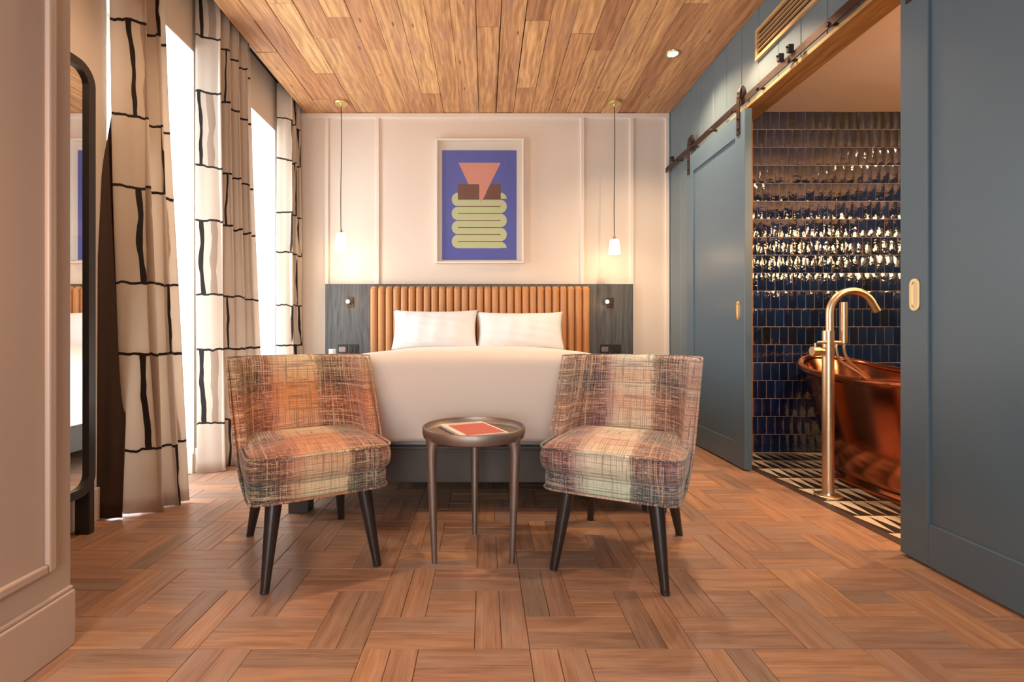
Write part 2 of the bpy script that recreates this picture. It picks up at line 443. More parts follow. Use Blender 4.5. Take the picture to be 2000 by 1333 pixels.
H = 2.83; YB = 4.40; XR = 1.66; XL = -1.775; XN = -1.138; YN = 1.342; YF = -2.0; BX1 = 4.25; BY0 = .8; BY1 = 3.5
# ------------------------------------------------------------------ floor: pinwheel parquet
fl = struct(MB().box(-2.25, 1.70, YF, YB+.1, -.08, -.014).obj('floor', M['slab']))
W = .449; a_ = W/6; X0 = -.328; Y0 = 1.318
pieces = []
def clip(x0, x1, y0, y1, vert):
    x0 = max(x0, -1.775); x1 = min(x1, 1.668); y0 = max(y0, YF+.01); y1 = min(y1, YB)
    if x1-x0 > .006 and y1-y0 > .006: pieces.append((x0, x1, y0, y1, vert))
for i in range(-5, 6):
    for j in range(-9, 8):
        x = X0+i*W; y = Y0+j*W
        for k in (0, 1):
            clip(x+k*a_, x+(k+1)*a_, y+2*a_, y+6*a_, True)             # far left pair
            clip(x+2*a_, x+6*a_, y+(4+k)*a_, y+(5+k)*a_, False)        # far right pair
            clip(x+(4+k)*a_, x+(5+k)*a_, y, y+4*a_, True)              # near right pair
            clip(x, x+4*a_, y+k*a_, y+(k+1)*a_, False)                 # near left pair
            clip(x+2*a_, x+4*a_, y+(2+k)*a_, y+(3+k)*a_, False)        # centre pair
def seen(x, y):
    if y < 1.12: return False
    px = 947+955*x/y; py = 652+811.75/y
    if x < XN+.02 and y < YN: return False
    return 125 < px < 2000 and py < 1345
def hid(x, y): return abs(x) < .85 and y > 2.7
order = sorted([p for p in pieces if seen((p[0]+p[1])/2, (p[2]+p[3])/2) and not hid((p[0]+p[1])/2, (p[2]+p[3])/2)], key=lambda p: p[2])
near = set(order[:298])
cache = {}
def plank_box(mb, w, l, t=.013, g=.0007, b=.0012):
    x0, x1, y0, y1 = -w/2+g, w/2-g, -l/2+g, l/2-g
    vs = [(x0, y0, -t), (x1, y0, -t), (x1, y1, -t), (x0, y1, -t), (x0, y0, -b), (x1, y0, -b), (x1, y1, -b), (x0, y1, -b),
          (x0+b, y0+b, 0), (x1-b, y0+b, 0), (x1-b, y1-b, 0), (x0+b, y1-b, 0)]
    fs = [(8, 9, 10, 11), (4, 5, 9, 8), (5, 6, 10, 9), (6, 7, 11, 10), (7, 4, 8, 11), (0, 1, 5, 4), (1, 2, 6, 5), (2, 3, 7, 6), (3, 0, 4, 7)]
    return vs, fs
st = MB()
for p in pieces:
    x0, x1, y0, y1, vert = p
    cx, cy = (x0+x1)/2, (y0+y1)/2
    if cx < XN-.05 and cy < YN-.1: continue
    w, l = (x1-x0, y1-y0) if vert else (y1-y0, x1-x0)
    dz = random.uniform(-.0004, .0004)
    if p in near:
        key = (round(w, 4), round(l, 4))
        if key not in cache:
            vs, fs = plank_box(None, w, l)
            cache[key] = MB().add(vs, fs, [[(vs[i][0], vs[i][1]) for i in f] for f in fs]).mesh('plank', M['floor'])
        link('plank', cache[key], fl, (cx, cy, dz), (0, 0, 0 if vert else PI/2))
    else:
        vs, fs = plank_box(None, w, l)
        uvs = [[(vs[i][0], vs[i][1]) for i in f] for f in fs]
        if vert: ws = [(cx+v[0], cy+v[1], v[2]+dz) for v in vs]
        else: ws = [(cx-v[1], cy+v[0], v[2]+dz) for v in vs]
        st.add(ws, fs, uvs)
stuff(st.obj('far_planks', M['floor_s'], fl))

# ------------------------------------------------------------------ ceiling with reclaimed boards
ce = struct(MB().box(-2.1, XR+.13, YF-.1, YB+.1, H+.16, H+.24).box(-1.60, XR, YF, YB, H+.020, H+.16).obj('ceiling', M['dark_in']))
NB = 21; x = -1.615; bw = (XR-x)/NB
for i in range(NB):
    xa = x+i*bw; y = -1.5-random.random()
    ends = [YF]
    yy = random.uniform(-1.2, .2)
    while yy < YB-.25:
        ends.append(yy); yy += random.choice([.9, 1.25, 1.7, 2.1])*random.uniform(.8, 1.1)
    ends.append(YB)
    for k in range(len(ends)-1):
        dz = random.uniform(0, .006); g = random.choice([.0008, .0012, .002, .0035])
        w = bw-2*g; l = ends[k+1]-ends[k]-.002
        mb = MB().box(-w/2, w/2, -l/2, l/2, 0, .02, ax=1)
        o = mb.obj('board', M['ceil'], ce, bevel=.001, seg=1)
        o.location = (xa+bw/2, (ends[k]+ends[k+1])/2, H-.003+dz)
# pale filler wedge left in a joint
MB().prism([(.073, 4.395), (.090, 4.395), (.086, 3.75)], 'xy', H-.006, H+.01).obj('filler_strip', M['lightwood'], ce)

# ------------------------------------------------------------------ back wall with applied mouldings
wb = struct(MB().box(-2.1, 1.80, YB, YB+.12, -.05, H+.16).obj('wall_back', M['wall']))
def strip(x0, x1, z0, z1, parent, d=.018):
    mb = MB().box(x0, x1, YB-d, YB+.002, z0, z1); return mb.obj('moulding', M['trimw'], parent, bevel=.004, seg=2)
strip(-1.77, 1.655, H-.045, H-.002, wb, .020)
for xm in (-1.42, -.965, .875, 1.318, 1.638):
    strip(xm-.017, xm+.017, 0.15, H-.045, wb)
# ------------------------------------------------------------------ left wall with two tall windows
mb = MB(); T0 = -2.13
mb.box(T0, XL, YN, 2.285, -.05, H+.16).box(T0, XL, 2.985, 3.44, -.05, H+.16).box(T0, XL, 4.14, YB, -.05, H+.16)
mb.box(T0, XL, 2.285, 2.985, 2.575, H+.16).box(T0, XL, 3.44, 4.14, 2.575, H+.16)
wl = struct(mb.obj('wall_left', M['wall']))
for n, (ya, yb) in enumerate(((2.285, 2.985), (3.44, 4.14))):
    wd = MB()
    fx0, fx1 = -2.08, -2.02
    wd.box(fx0, fx1, ya+.001, ya+.055, .0, 2.574).box(fx0, fx1, yb-.055, yb-.001, 0, 2.574)
    wd.box(fx0, fx1, ya+.055, yb-.055, 2.44, 2.574).box(fx0, fx1, ya+.055, yb-.055, 0, .14)
    w_ = struct(wd.obj('window_%d' % (n+1), M['reveal'], bevel=.004, seg=1))
    MB().box(-2.055, -2.049, ya+.05, yb-.05, .13, 2.45).obj('pane', M['glass'], w_)
    # white reveal lining boards
    lb = MB().box(-2.02, XL+.002, yb-.008, yb-.0005, 0, 2.574).box(-2.02, XL+.002, ya+.0005, ya+.008, 0, 2.574).box(-2.02, XL+.002, ya, yb, 2.566, 2.5745)
    lb.obj('reveal_lining', M['reveal'], w_)
    MB().box(-2.03, XL+.001, yb-.02, yb-.008, 0.0, .12).obj('skirting_return', M['trimw'], w_)
struct(MB().box(XL, XL+.018, YN+.01, 2.285, 0, .15).box(XL, XL+.018, 2.985, 3.44, 0, .15).box(XL, XL+.018, 4.14, YB-.02, 0, .15).obj('baseboard_left', M['trimw'], bevel=.004))
struct(MB().box(-2.13, -1.60, YN+.4, YB, -.014, -.0005).obj('floor_reveal', M['strip']))
tr = tag(MB().box(-1.725, -1.69, 2.05, 4.38, 2.955, 2.975).obj('curtain_track', M['trimw'], bevel=.003), 'white curtain track in the ceiling slot above the windows', 'curtain track')
# near wall (left foreground)
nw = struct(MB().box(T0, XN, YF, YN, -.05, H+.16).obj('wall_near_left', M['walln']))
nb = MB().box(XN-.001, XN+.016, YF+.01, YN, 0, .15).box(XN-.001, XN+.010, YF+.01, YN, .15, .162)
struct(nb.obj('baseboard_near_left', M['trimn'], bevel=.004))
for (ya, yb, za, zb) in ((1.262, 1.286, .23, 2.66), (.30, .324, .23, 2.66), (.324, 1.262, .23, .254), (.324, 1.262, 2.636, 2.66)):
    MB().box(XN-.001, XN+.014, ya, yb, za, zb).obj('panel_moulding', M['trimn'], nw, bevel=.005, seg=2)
# rear wall; its broad window is unseen, added for fill light
rw = MB(); rw.box(-2.1, -1.05, YF-.12, YF, -.05, H+.16).box(.45, XR+.13, YF-.12, YF, -.05, H+.16).box(-1.05, .45, YF-.12, YF, 2.25, H+.16).box(-1.05, .45, YF-.12, YF, -.05, .3)
struct(rw.obj('wall_rear', M['wall']))
w3 = struct(MB().box(-1.05, -.99, YF-.08, YF-.02, .3, 2.25).box(.39, .45, YF-.08, YF-.02, .3, 2.25).box(-.99, .39, YF-.08, YF-.02, 2.19, 2.25).box(-.99, .39, YF-.08, YF-.02, .3, .36).obj('window_3', M['reveal']))
MB().box(-.99, .39, YF-.054, YF-.048, .36, 2.19).obj('pane', M['glass'], w3)

# ------------------------------------------------------------------ right wall: painted vertical boards around the bathroom opening
OY0, OY1, OH = 1.05, 3.30, 2.275
cw = MB().box(XR+.016, 1.795, YF, OY0, -.05, H+.16).box(XR+.016, 1.795, OY1, YB, -.05, H+.16).box(XR+.016, 1.795, OY0, OY1, OH+.02, H+.16)
wr = struct(cw.obj('wall_right', M['blue']))
yb0 = 2.37+.2*10.15
y = yb0
edges = [2.37+.1975*k for k in range(-23, 12)]
edges = [e for e in edges if YF < e < YB-.02]; edges = [YF]+edges+[YB]
for k in range(len(edges)-1):
    ya, yb = edges[k]+.0015, edges[k+1]-.0015
    segs = []
    if yb <= OY0 or ya >= OY1: segs = [(ya, yb, .0, H)]
    else:
        segs = [(ya, yb, OH+.025, H)]
        if ya < OY0 < yb: segs.append((ya, OY0, 0, OH+.025))
        if ya < OY1 < yb: segs.append((OY1, yb, 0, OH+.025))
    for (p, q, r, t) in segs:
        MB().box(XR, XR+.017, p, q, r, t).obj('board', M['blue'], wr, bevel=.0025, seg=1)
# oak lining of the opening
ln = MB().box(XR-.002, 1.797, OY0, OY1, OH, OH+.024).box(XR-.002, 1.797, OY1-.02, OY1+.0005, 0, OH).box(XR-.002, 1.797, OY0-.0005, OY0+.02, 0, OH)
struct(ln.obj('trim_1', M['lining']))
struct(MB().box(XR-.006, XR-.001, OY0, OY1, OH, OH+.022).obj('trim_2', M['lightwood']))

# ------------------------------------------------------------------ bathroom shell
struct(MB().box(1.795, BX1, BY0, BY1+.1, 2.44, 2.5).obj('ceiling_bathroom', M['ceilp']))
MBs = MB().box(BX1, BX1+.1, BY0-.1, BY1+.1, -.05, 2.5); struct(MBs.obj('wall_bathroom_right', M['navy_tiles']))
struct(MB().box(1.795, BX1, BY0-.1, BY0, -.05, 2.5).obj('wall_bathroom_near', M['navy_tiles']))
wt = struct(MB().box(1.795, BX1, BY1+.0002, BY1+.1, -.05, 2.5).obj('wall_bathroom_tiled', M['grout']))
# access hatch line in the bathroom ceiling
MB().box(2.75, 2.753, 2.55, 3.1, 2.4385, 2.4402).obj('hatch_joint', M['trimw'], bpy.data.objects['ceiling_bathroom'])
TW, TH, G = .0626, .1284, .0036
def tile_mesh():
    mb = MB(); w, h = TW/2-G/2, TH/2-G/2; n = 5
    def fn(i, j):
        u, v = 2*i-1, 2*j-1
        e = max(abs(u), abs(v)); return (u*w*(1-.03*(abs(v) > .9)), (-.0042+.003*max(0, e-.6)/.4), v*h*(1-.015*(abs(u) > .9)))
    grid_mesh(n, n, fn, mb)
    vs = [(-w, -.0012, -h), (w, -.0012, -h), (w, -.0012, h), (-w, -.0012, h), (-w, .006, -h), (w, .006, -h), (w, .006, h), (-w, .006, h)]
    mb.add(vs, [(0, 1, 5, 4), (1, 2, 6, 5), (2, 3, 7, 6), (3, 0, 4, 7)])
    return mb
tm = tile_mesh(); tme = tm.mesh('tile', M['tile'], smooth=True, angle=40)
stt = MB(); cnt = 0
for r in range(19):
    zc = TH/2+r*TH
    xx = 1.795+TW/2-(TW/2 if r % 2 else 0)
    while xx < BX1+TW/2:
        ti = Vector((random.uniform(-.018, .018), 0, random.uniform(-.024, .024)))
        px = 947+955*xx/BY1
        inview = 1463 < px < 1765
        if inview and r < 5 and px > 1608: inview = False
        if inview and r == 5 and px > 1608: inview = False
        if xx-TW/2 < 1.795: xx += TW; continue
        if inview and cnt < 300:
            link('tile', tme, wt, (xx, BY1-.0016, zc), tuple(ti)); cnt += 1
        else:
            mt = Matrix.Translation((xx, BY1-.0016, zc)) @ Matrix.Rotation(ti.z, 4, 'Z') @ Matrix.Rotation(ti.x, 4, 'X')
            stt.add([mt @ Vector(v) for v in tm.v], tm.f)
        xx += TW
a = f_tile(); a.name = 'zellige_glaze_rest'
stuff(stt.obj('remaining_tiles', a, wt, smooth=True, angle=40, fix=False))

fb = struct(MB().box(1.70, BX1, BY0, BY1, -.08, -.009).box(1.66, 1.795, OY1, BY1, -.08, -.009).obj('floor_bathroom', M['slab']))
MB().box(1.670, 1.714, BY0+.3, OY1, -.014, .001).obj('threshold', M['strip'], fb, bevel=.001, seg=1)
S = .2
def saw_tile(S):
    mb = MB(); g = .0008; n = 3; z = 0; p = (S-2*g)/n; lo = -S/2+g; hi = S/2-g
    for k in range(n):
        xa = lo+k*p; xb = xa+p; xm = (xa+xb)/2
        mb.add([(xa, hi, 0), (xb, hi, 0), (xm, lo, 0)], [(0, 2, 1)], None, 0)                 # pale tooth, base at far edge
        mb.add([(xa, hi, 0), (xa, lo, 0), (xm, lo, 0)], [(0, 1, 2)], None, 1)
        mb.add([(xb, hi, 0), (xm, lo, 0), (xb, lo, 0)], [(0, 1, 2)], None, 1)
    t = -.0085
    mb.add([(lo, lo, 0), (hi, lo, 0), (hi, hi, 0), (lo, hi, 0), (lo, lo, t), (hi, lo, t), (hi, hi, t), (lo, hi, t)], [(0, 4, 5, 1), (1, 5, 6, 2), (2, 6, 7, 3), (3, 7, 4, 0)], None, 1)
    return mb.mesh('tile', [M['tile_w'], M['tile_k']], fix=False)
sm = saw_tile(S)
for i in range(12):
    for j in range(13):
        cy = BY1-S/2-j*S-.02; cx = 1.715+S/2+i*S
        if cx+S/2 > BX1+.02 or cy-S/2 < BY0: continue
        if cy > OY1-.1 and cx < 1.80: pass
        link('tile', sm, fb, (cx, cy, -.0004))

# ------------------------------------------------------------------ sliding doors
XD = 1.60      # room-side face of the doors
def stadium(cy, cz, w, h, n=10):
    r = w/2; pts = []
    for k in range(n+1): t = PI*k/n; pts.append((cy+r*math.cos(t), cz+h/2-r+r*math.sin(t)))
    for k in range(n+1): t = PI+PI*k/n; pts.append((cy+r*math.cos(t), cz-h/2+r+r*math.sin(t)))
    return pts
def ring(mb, outer, inner, x0, x1):
    n = len(outer); vs = [(x0, *p) for p in outer]+[(x0, *p) for p in inner]+[(x1, *p) for p in outer]+[(x1, *p) for p in inner]
    fs = []
    for i in range(n):
        j = (i+1) % n
        fs += [(i, j, n+j, n+i), (i, 2*n+i, 2*n+j, j), (n+i, n+j, 3*n+j, 3*n+i)]
    mb.add(vs, fs)
def slide_door(num, y0, y1, pull_y, strap_ys):
    z0, z1 = .010, 2.24; sw = .118; X1 = XD+.045
    core = struct(MB().box(XD+.010, XD+.035, y0+.01, y1-.01, z0+.01, z1-.01).obj('door_%d' % num, M['blue_door'], bevel=.001, seg=1))
    for (a, b, c, d, nm) in ((y0, y0+sw, z0, z1, 'stile'), (y1-sw, y1, z0, z1, 'stile'), (y0+sw, y1-sw, z1-.14, z1, 'rail'), (y0+sw, y1-sw, z0, .162, 'rail')):
        MB().box(XD, X1, a+.0003, b-.0003, c, d).obj(nm, M['blue_door'], core, bevel=.0025, seg=2)
    pl = MB(); ring(pl, stadium(pull_y, .995, .043, .120), stadium(pull_y, .995, .024, .096), XD-.003, XD+.001)
    h = pl.obj('pull_handle', M['palebrass'], core, smooth=True, angle=30)
    h['label'] = 'pale brass recessed pull handle'
    MB().prism(stadium(pull_y, .995, .025, .097), 'yz', XD-.0005, XD+.0008).obj('recess', M['brass'], h)
    for sy in strap_ys:
        wheel_c = (2.366)
        s = MB().box(XD-.007, XD-.001, sy-.018, sy+.018, 2.10, 2.33)
        # strap bends over the wheel
        for k in range(8):
            t0, t1 = PI*k/8, PI*(k+1)/8
            r0 = .021
            def P(t, r): return (XD+.017-(r)*math.cos(t), 2.335+(r)*math.sin(t)*2.9)
            (xa, za), (xb, zb) = P(t0, r0+.003), P(t1, r0+.003); (xc, zc), (xd, zd) = P(t0, r0-.003), P(t1, r0-.003)
            vs = [(xa, sy-.018, za), (xb, sy-.018, zb), (xd, sy-.018, zd), (xc, sy-.018, zc), (xa, sy+.018, za), (xb, sy+.018, zb), (xd, sy+.018, zd), (xc, sy+.018, zc)]
            s.add(vs, [(0, 1, 2, 3), (7, 6, 5, 4), (0, 4, 5, 1), (3, 2, 6, 7), (0, 3, 7, 4), (1, 5, 6, 2)])
        so = s.obj('strap_hanger', M['black'], core); so['label'] = 'dark iron strap hanger'
        for zz in (2.14, 2.205): MB().cyl((XD-.014, sy, zz), (XD-.006, sy, zz), .009, n=6).obj('bolt', M['iron'], so)
        MB().cyl((XD+.010, sy, wheel_c), (XD+.026, sy, wheel_c), .036, n=28).cyl((XD-.009, sy, wheel_c), (XD+.028, sy, wheel_c), .008, n=10).obj('wheel', M['iron'], so, smooth=True, angle=35)
    return core
slide_door(1, 3.010, 3.878, 3.087, (3.08, 3.835))
slide_door(2, 1.012, 1.884, 1.819, (1.835, 1.06))
tk = thing('sliding_door_track', 'long dark iron track bar carrying the blue sliding doors', 'door track', (XR-.04, 2.65, 2.31))
def rel(o, p): o.location = (-p.location.x, -p.location.y, -p.location.z); return o
rel(MB().box(1.614, 1.621, .95, 4.37, 2.286, 2.331).obj('rail', M['black'], tk, bevel=.001, seg=1), tk)
for yy in [1.1+.3*k for k in range(11)]:
    rel(MB().cyl((1.600+.010, yy, 2.305), (XR, yy, 2.305), .008, n=10).cyl((1.607, yy, 2.305), (1.614, yy, 2.305), .011, n=6).obj('standoff', M['iron'], tk), tk)
for yy in (2.66, 2.575, 4.20, 1.02):
    b = MB().box(1.594, 1.622, yy-.012, yy+.012, 2.332, 2.372).cyl((1.585, yy, 2.36), (1.627, yy, 2.36), .006, n=8)
    rel(b.obj('door_stop', M['iron'], tk, bevel=.002, seg=1), tk)

# ------------------------------------------------------------------ air vent
vt = thing('air_vent', 'pale oak framed air vent with dark slots high on the blue wall', 'air vent', (XR, 2.45, 2.6))
y0, y1, z0, z1 = 1.95, 2.975, 2.505, 2.692
def add(mb, nm, m, par, **kw): return rel(mb.obj(nm, m, par, **kw), par)
add(MB().box(XR-.004, XR-.0005, y0+.02, y1-.02, z0+.02, z1-.02), 'backing', M['dark_in'], vt)  # shallow black sheet, stands in for the shaded depth behind the slats
fw = .024
for q in ((y0, y1, z0, z0+fw), (y0, y1, z1-fw, z1), (y0, y0+fw, z0+fw, z1-fw), (y1-fw, y1, z0+fw, z1-fw)):
    add(MB().box(XR-.018, XR-.0002, *q, ax=1), 'frame_rail', M['lightwood'], vt, bevel=.002, seg=1)
for k in range(4):
    zc = z0+fw+(k+1)*(z1-z0-2*fw)/5
    add(MB().box(XR-.016, XR-.004, y0+fw, y1-fw, zc-.0035, zc+.0035), 'slat', M['lightwood'], vt)

# ------------------------------------------------------------------ recessed downlight
dl = thing('ceiling_downlight', 'small round lit downlight recessed in the wooden ceiling', 'ceiling light', (1.326, 3.45, H-.003))
MB().lathe([(.036, .008), (.036, -.004), (.048, -.004), (.050, .001)], n=32).obj('trim_ring', M['palebrass'], dl, smooth=True, angle=40)
MB().lathe([(.0001, -.001), (.037, -.001)], n=32).obj('lens', M['spotdisc'], dl)

# ------------------------------------------------------------------ pendants
def pendant(label, x, y, ztop, zbot):
    p = thing('pendant_lamp', label, 'pendant lamp', (x, y, H-.003), group='pendant lamps either side of the bed')
    MB().lathe([(.0001, .002), (.058, .002), (.058, -.016), (.052, -.022), (.012, -.024), (.008, -.040), (.0001, -.040)], n=36).obj('ceiling_rose', M['palebrass'], p, smooth=True, angle=40)
    t = ztop-(H-.003)
    pts = [(0.003*math.sin(k*.5), 0, -.03+(t+.045)*k/12) for k in range(13)]
    MB().tube(pts, .0035, 8).obj('cord', M['iron'], p, smooth=True)
    MB().lathe([(.0001, t+.030), (.008, t+.028), (.010, t+.008), (.016, t-.001), (.0001, t-.001)], n=20).obj('lamp_holder', M['bronze'], p, smooth=True, angle=40)
    b = zbot-(H-.003)
    MB().lathe([(.012, t), (.030, t-.003), (.039, t-.014), (.044, t-.05), (.053, b), (.0505, b), (.042, t-.05), (.036, t-.016), (.012, t-.008)], n=40).obj('lamp_shade', M['shade'], p, smooth=True)
    light('pendant_bulb', 'POINT', (x, y-.02, zbot-.03), 1.5, (1, .66, .34), shadow_soft_size=.03)
pendant('pendant lamp with small white shade hanging left of the bed', -1.226, 4.17, 1.712, 1.566)
pendant('pendant lamp with small white shade hanging right of the bed', 1.105, 4.17, 1.655, 1.531)

# ------------------------------------------------------------------ artwork
ar = thing('framed_poster', 'white box framed poster of pink triangle over pale green coils on blue', 'artwork', (-.045, YB-.02, 2.03))
FX0, FX1, FZ0, FZ1, FY = -.437, .347, 1.478, 2.588, YB-.052
for q in ((FX0, FX1, FZ0, FZ0+.016), (FX0, FX1, FZ1-.016, FZ1), (FX0, FX0+.016, FZ0+.016, FZ1-.016), (FX1-.016, FX1, FZ0+.016, FZ1-.016)):
    add(MB().box(q[0], q[1], FY, YB-.001, q[2], q[3]), 'frame_rail', M['trimw'], ar, bevel=.002, seg=1)
add(MB().box(FX0+.01, FX1-.01, YB-.016, YB-.010, FZ0+.01, FZ1-.01), 'mount_board', M['trimw'], ar)
# poster geometry in pixels of the close-up (x 119..865, y 175..1265)
PX = lambda px: -.384+(px-119)*(.668/746)
PZ = lambda py: 2.494-(py-175)*(.985/1090)
ps = add(MB().box(PX(119), PX(865), YB-.0185, YB-.016, PZ(1262), PZ(175)), 'poster_sheet', M['tickbl'], ar)
def flat(pts, m, lay, nm):
    o = MB().prism([(PX(a), PZ(b)) for a, b in pts], 'xz', YB-.0186-lay*.0004, YB-.0184).obj(nm, m, ps)
    return o
snake = []
ys = [597+70.3*k for k in range(9)]      # band centre lines run between x=278 and x=705
bh = 62
coil = MB()
def prism_px(mb, pts, lay): mb.prism([(PX(a), PZ(b)) for a, b in pts], 'xz', YB-.0186-lay*.0004, YB-.0184)
for k in range(8):
    top = 597+k*69.7; bot = top+62
    if k == 0: prism_px(coil, [(278, top), (705, top), (705, bot), (278, bot)], 1)
    elif k == 7: prism_px(coil, [(278, top), (705, top), (705, bot), (278, bot)], 1)
    else: prism_px(coil, [(278, top), (705, top), (705, bot), (278, bot)], 1)
def half(cx, top, bot, sgn):
    r = (bot-top)/2; cy = (top+bot)/2
    prism_px(coil, [(cx+sgn*62*math.sin(PI*k/18)*1.0, cy-r*math.cos(PI*k/18)) for k in range(19)], 1)
for k in range(0, 8, 2): half(278, 597+k*69.7, 597+(k+1)*69.7+62, -1)
for k in range(1, 7, 2): half(705, 597+k*69.7, 597+(k+1)*69.7+62, 1)
for top in (597, 597+7*69.7):
    prism_px(coil, [(705, top)]+[(705+60*math.sin(PI/2*k/10), top+60-60*math.cos(PI/2*k/10)) for k in range(11)]+[(705, top+60)], 1)
co = coil.obj('pale_green_coil', M['green'], ps, fix=True)
for k in range(1, 7):
    yc = 597+k*69.7+65.8
    flat([(278, yc-4), (705, yc-4), (705, yc+4), (278, yc+4)], M['brown'], 1.5, 'brown_line')
flat([(278, 512), (492, 512), (492, 662), (278, 662)], M['brown'], 2, 'brown_rectangle')
flat([(606, 512), (707, 512), (707, 662), (527, 662)], M['brown'], 2, 'brown_rectangle')
flat([(285, 300), (706, 300), (524, 664), (506, 684), (492, 664), (492, 512), (384, 512)], M['pink'], 2.4, 'pink_triangle')
add(MB().box(FX0+.014, FX1-.014, YB-.040, YB-.038, FZ0+.014, FZ1-.014), 'glazing', M['glass'], ar)

# ------------------------------------------------------------------ headboard
hb = thing('headboard', 'dark stained wall panel with a channelled tan leather headboard', 'headboard', (-.05, YB-.03, 0))
add(MB().box(-1.42, 1.318, YB-.055, YB-.019, .0, 1.292, ax=2), 'wall_panel', M['navy'], hb, bevel=.002, seg=1)
hx0, hx1 = -1.010, .922; NR = 29; rw_ = (hx1-hx0)/NR
ribw = rw_
mbr = MB(); n = 12; zt = 1.268; ytop = YB-.055
cols = []
nz = 14
def rib_pt(i, j):
    u = 2*i-1; x = u*ribw/2
    d = .040*(1-abs(u)**2.6)**.5+.030
    z = .30+(zt-.30)*j
    t = max(0, (j-.975)/.025)
    d2 = d*(1-t**2*.55)
    return (x, -d2, z-(0.006*u*u))
grid_mesh(13, 40, rib_pt, mbr)
mbr.add([(-ribw/2, -.03, .3), (ribw/2, -.03, .3), (ribw/2, 0, .3), (-ribw/2, 0, .3), (-ribw/2, -.03, zt-.006), (ribw/2, -.03, zt-.006), (ribw/2, 0, zt-.006), (-ribw/2, 0, zt-.006), (0, -.032, zt)], [(4, 5, 6, 7), (0, 4, 7, 3), (1, 2, 6, 5), (4, 8, 5)])
rm = mbr.mesh('leather_channel', M['leather'], smooth=True, angle=50, fix=False)
for k in range(NR):
    o = link('leather_channel', rm, hb); o.location = (hx0+(k+.5)*rw_+.05, ytop-(YB-.03), 0)

# reading lights and sockets on the panel
def reading(label, x, px, z):
    t = thing('reading_light', label, 'wall light', (px, YB-.055, z), group='reading lights beside the headboard')
    MB().box(-.030, .030, -.010, 0, -.045, .045).obj('back_plate', M['black'], t, bevel=.003)
    dx = x-px
    MB().tube([(0, -.01, -.02), (0, -.03, -.015), (dx*.6, -.045, .0), (dx, -.055, .004)], .005, 8).obj('arm', M['bronze'], t, smooth=True)
    MB().cyl((dx, -.045, .004), (dx, -.078, .0), .013, .017, 20).obj('lamp_head', M['bronze'], t, smooth=True, angle=40)
    MB().lathe([(.0001, .0), (.012, .0)], n=20)
    MB().cyl((dx, -.0782, .0), (dx, -.088, -.0008), .0165, .010, 16).obj('bulb', M['bulb'], t)
    light('reading_bulb', 'POINT', (x, YB-.20, z), .45, (1, .62, .28), shadow_soft_size=.012)
reading('lit bronze reading light left of the leather headboard', -1.197, -1.197, 1.130)
reading('lit bronze reading light right of the leather headboard', 1.068, 1.112, 1.128)
def socket(label, x, z):
    t = thing('socket_plate', label, 'wall socket', (x, YB-.055, z), group='socket plates beside the bed')
    for s in (-1, 1):
        MB().box(s*.047-.044, s*.047+.044, -.007, 0, -.043, .043).obj('plate', M['iron'], t, bevel=.003)
    MB().box(-.080, -.020, -.010, -.006, -.024, .020).obj('switch_rocker', M['bronze'], t, bevel=.002)
    MB().box(.018, .040, -.010, -.006, -.026, .024).obj('socket_insert', M['iron'], t, bevel=.002)
    MB().box(.055, .078, -.010, -.006, -.026, .024).obj('socket_insert', M['iron'], t, bevel=.002)
socket('dark bronze socket plates above the left bedside table', -1.215, .712)
socket('dark bronze socket plates above the right bedside table', 1.115, .712)
# bedside tables
def bedside(label, cx):
    t = thing('bedside_table', label, 'bedside table', (cx, 4.16, 0), group='bedside tables')
    w = .16
    MB().box(-w, w, -.165, .18, .610, .638).obj('table_top', M['navy'], t, bevel=.003)
    MB().box(-w+.01, w-.01, -.155, .18, .40, .609).obj('body', M['navy'], t, bevel=.002)
    f = MB().box(-w+.015, w-.015, -.170, -.1555, .41, .60).obj('drawer', M['navy'], t, bevel=.002)
    MB().cyl((0, -.171, .50), (0, -.19, .50), .012, n=16).obj('knob', M['brass'], f, smooth=True, angle=40)
    for sx in (-1, 1):
        for yy in (-.135, .155):
            MB().cyl((sx*(w-.03), yy, 0), (sx*(w-.03), yy, .40), .012, .018, 12).obj('leg', M['legdark'], t, smooth=True, angle=40)
bedside('dark bedside table left of the bed behind the rust chair', -1.205)
bedside('dark bedside table right of the bed behind the pastel chair', 1.125)
mg = tag(MB().lathe([(.0001, 0), (.026, 0), (.029, .004), (.029, .082), (.0265, .082), (.0265, .008), (.0001, .007)], n=28).obj('white_mug', M['cream_lead'], smooth=True, angle=40), 'small white cup on the left bedside table', 'cup')
mg.location = (-1.275, 4.09, .638)

# ------------------------------------------------------------------ bed
BCX = -.035
bd = thing('bed', 'charcoal double bed frame on block legs under a white cover', 'bed', (BCX, 3.3, 0))
def bx(*q): return (q[0], q[1], q[2]-3.3, q[3]-3.3, q[4], q[5])
for q, nm in (((-.90, .90, 2.30, 2.335, .148, .318), 'foot_rail'), ((-.90, -.865, 2.335, 4.24, .148, .318), 'side_rail'), ((.865, .90, 2.335, 4.24, .148, .318), 'side_rail'), ((-.865, .865, 4.205, 4.24, .148, .318), 'head_rail')):
    MB().box(*bx(*q)).obj(nm, M['bedframe'], bd, bevel=.004)
MB().box(*bx(-.865, .865, 2.336, 4.204, .26, .30)).obj('slat_base', M['bedframe'], bd)
MB().box(*bx(-.91, .91, 2.292, 2.30, .296, .306)).obj('lip', M['iron'], bd)
for sx in (-1, 1):
    for yy in (2.31, 4.15): MB().box(*bx(min(sx*.80, sx*.895), max(sx*.80, sx*.895), yy, yy+.08, 0, .149)).obj('leg', M['bedframe'], bd, bevel=.004)
MB().box(*bx(-.86, .86, 2.34, 4.20, .301, .66)).obj('mattress', M['linen'], bd, bevel=.05, seg=4)
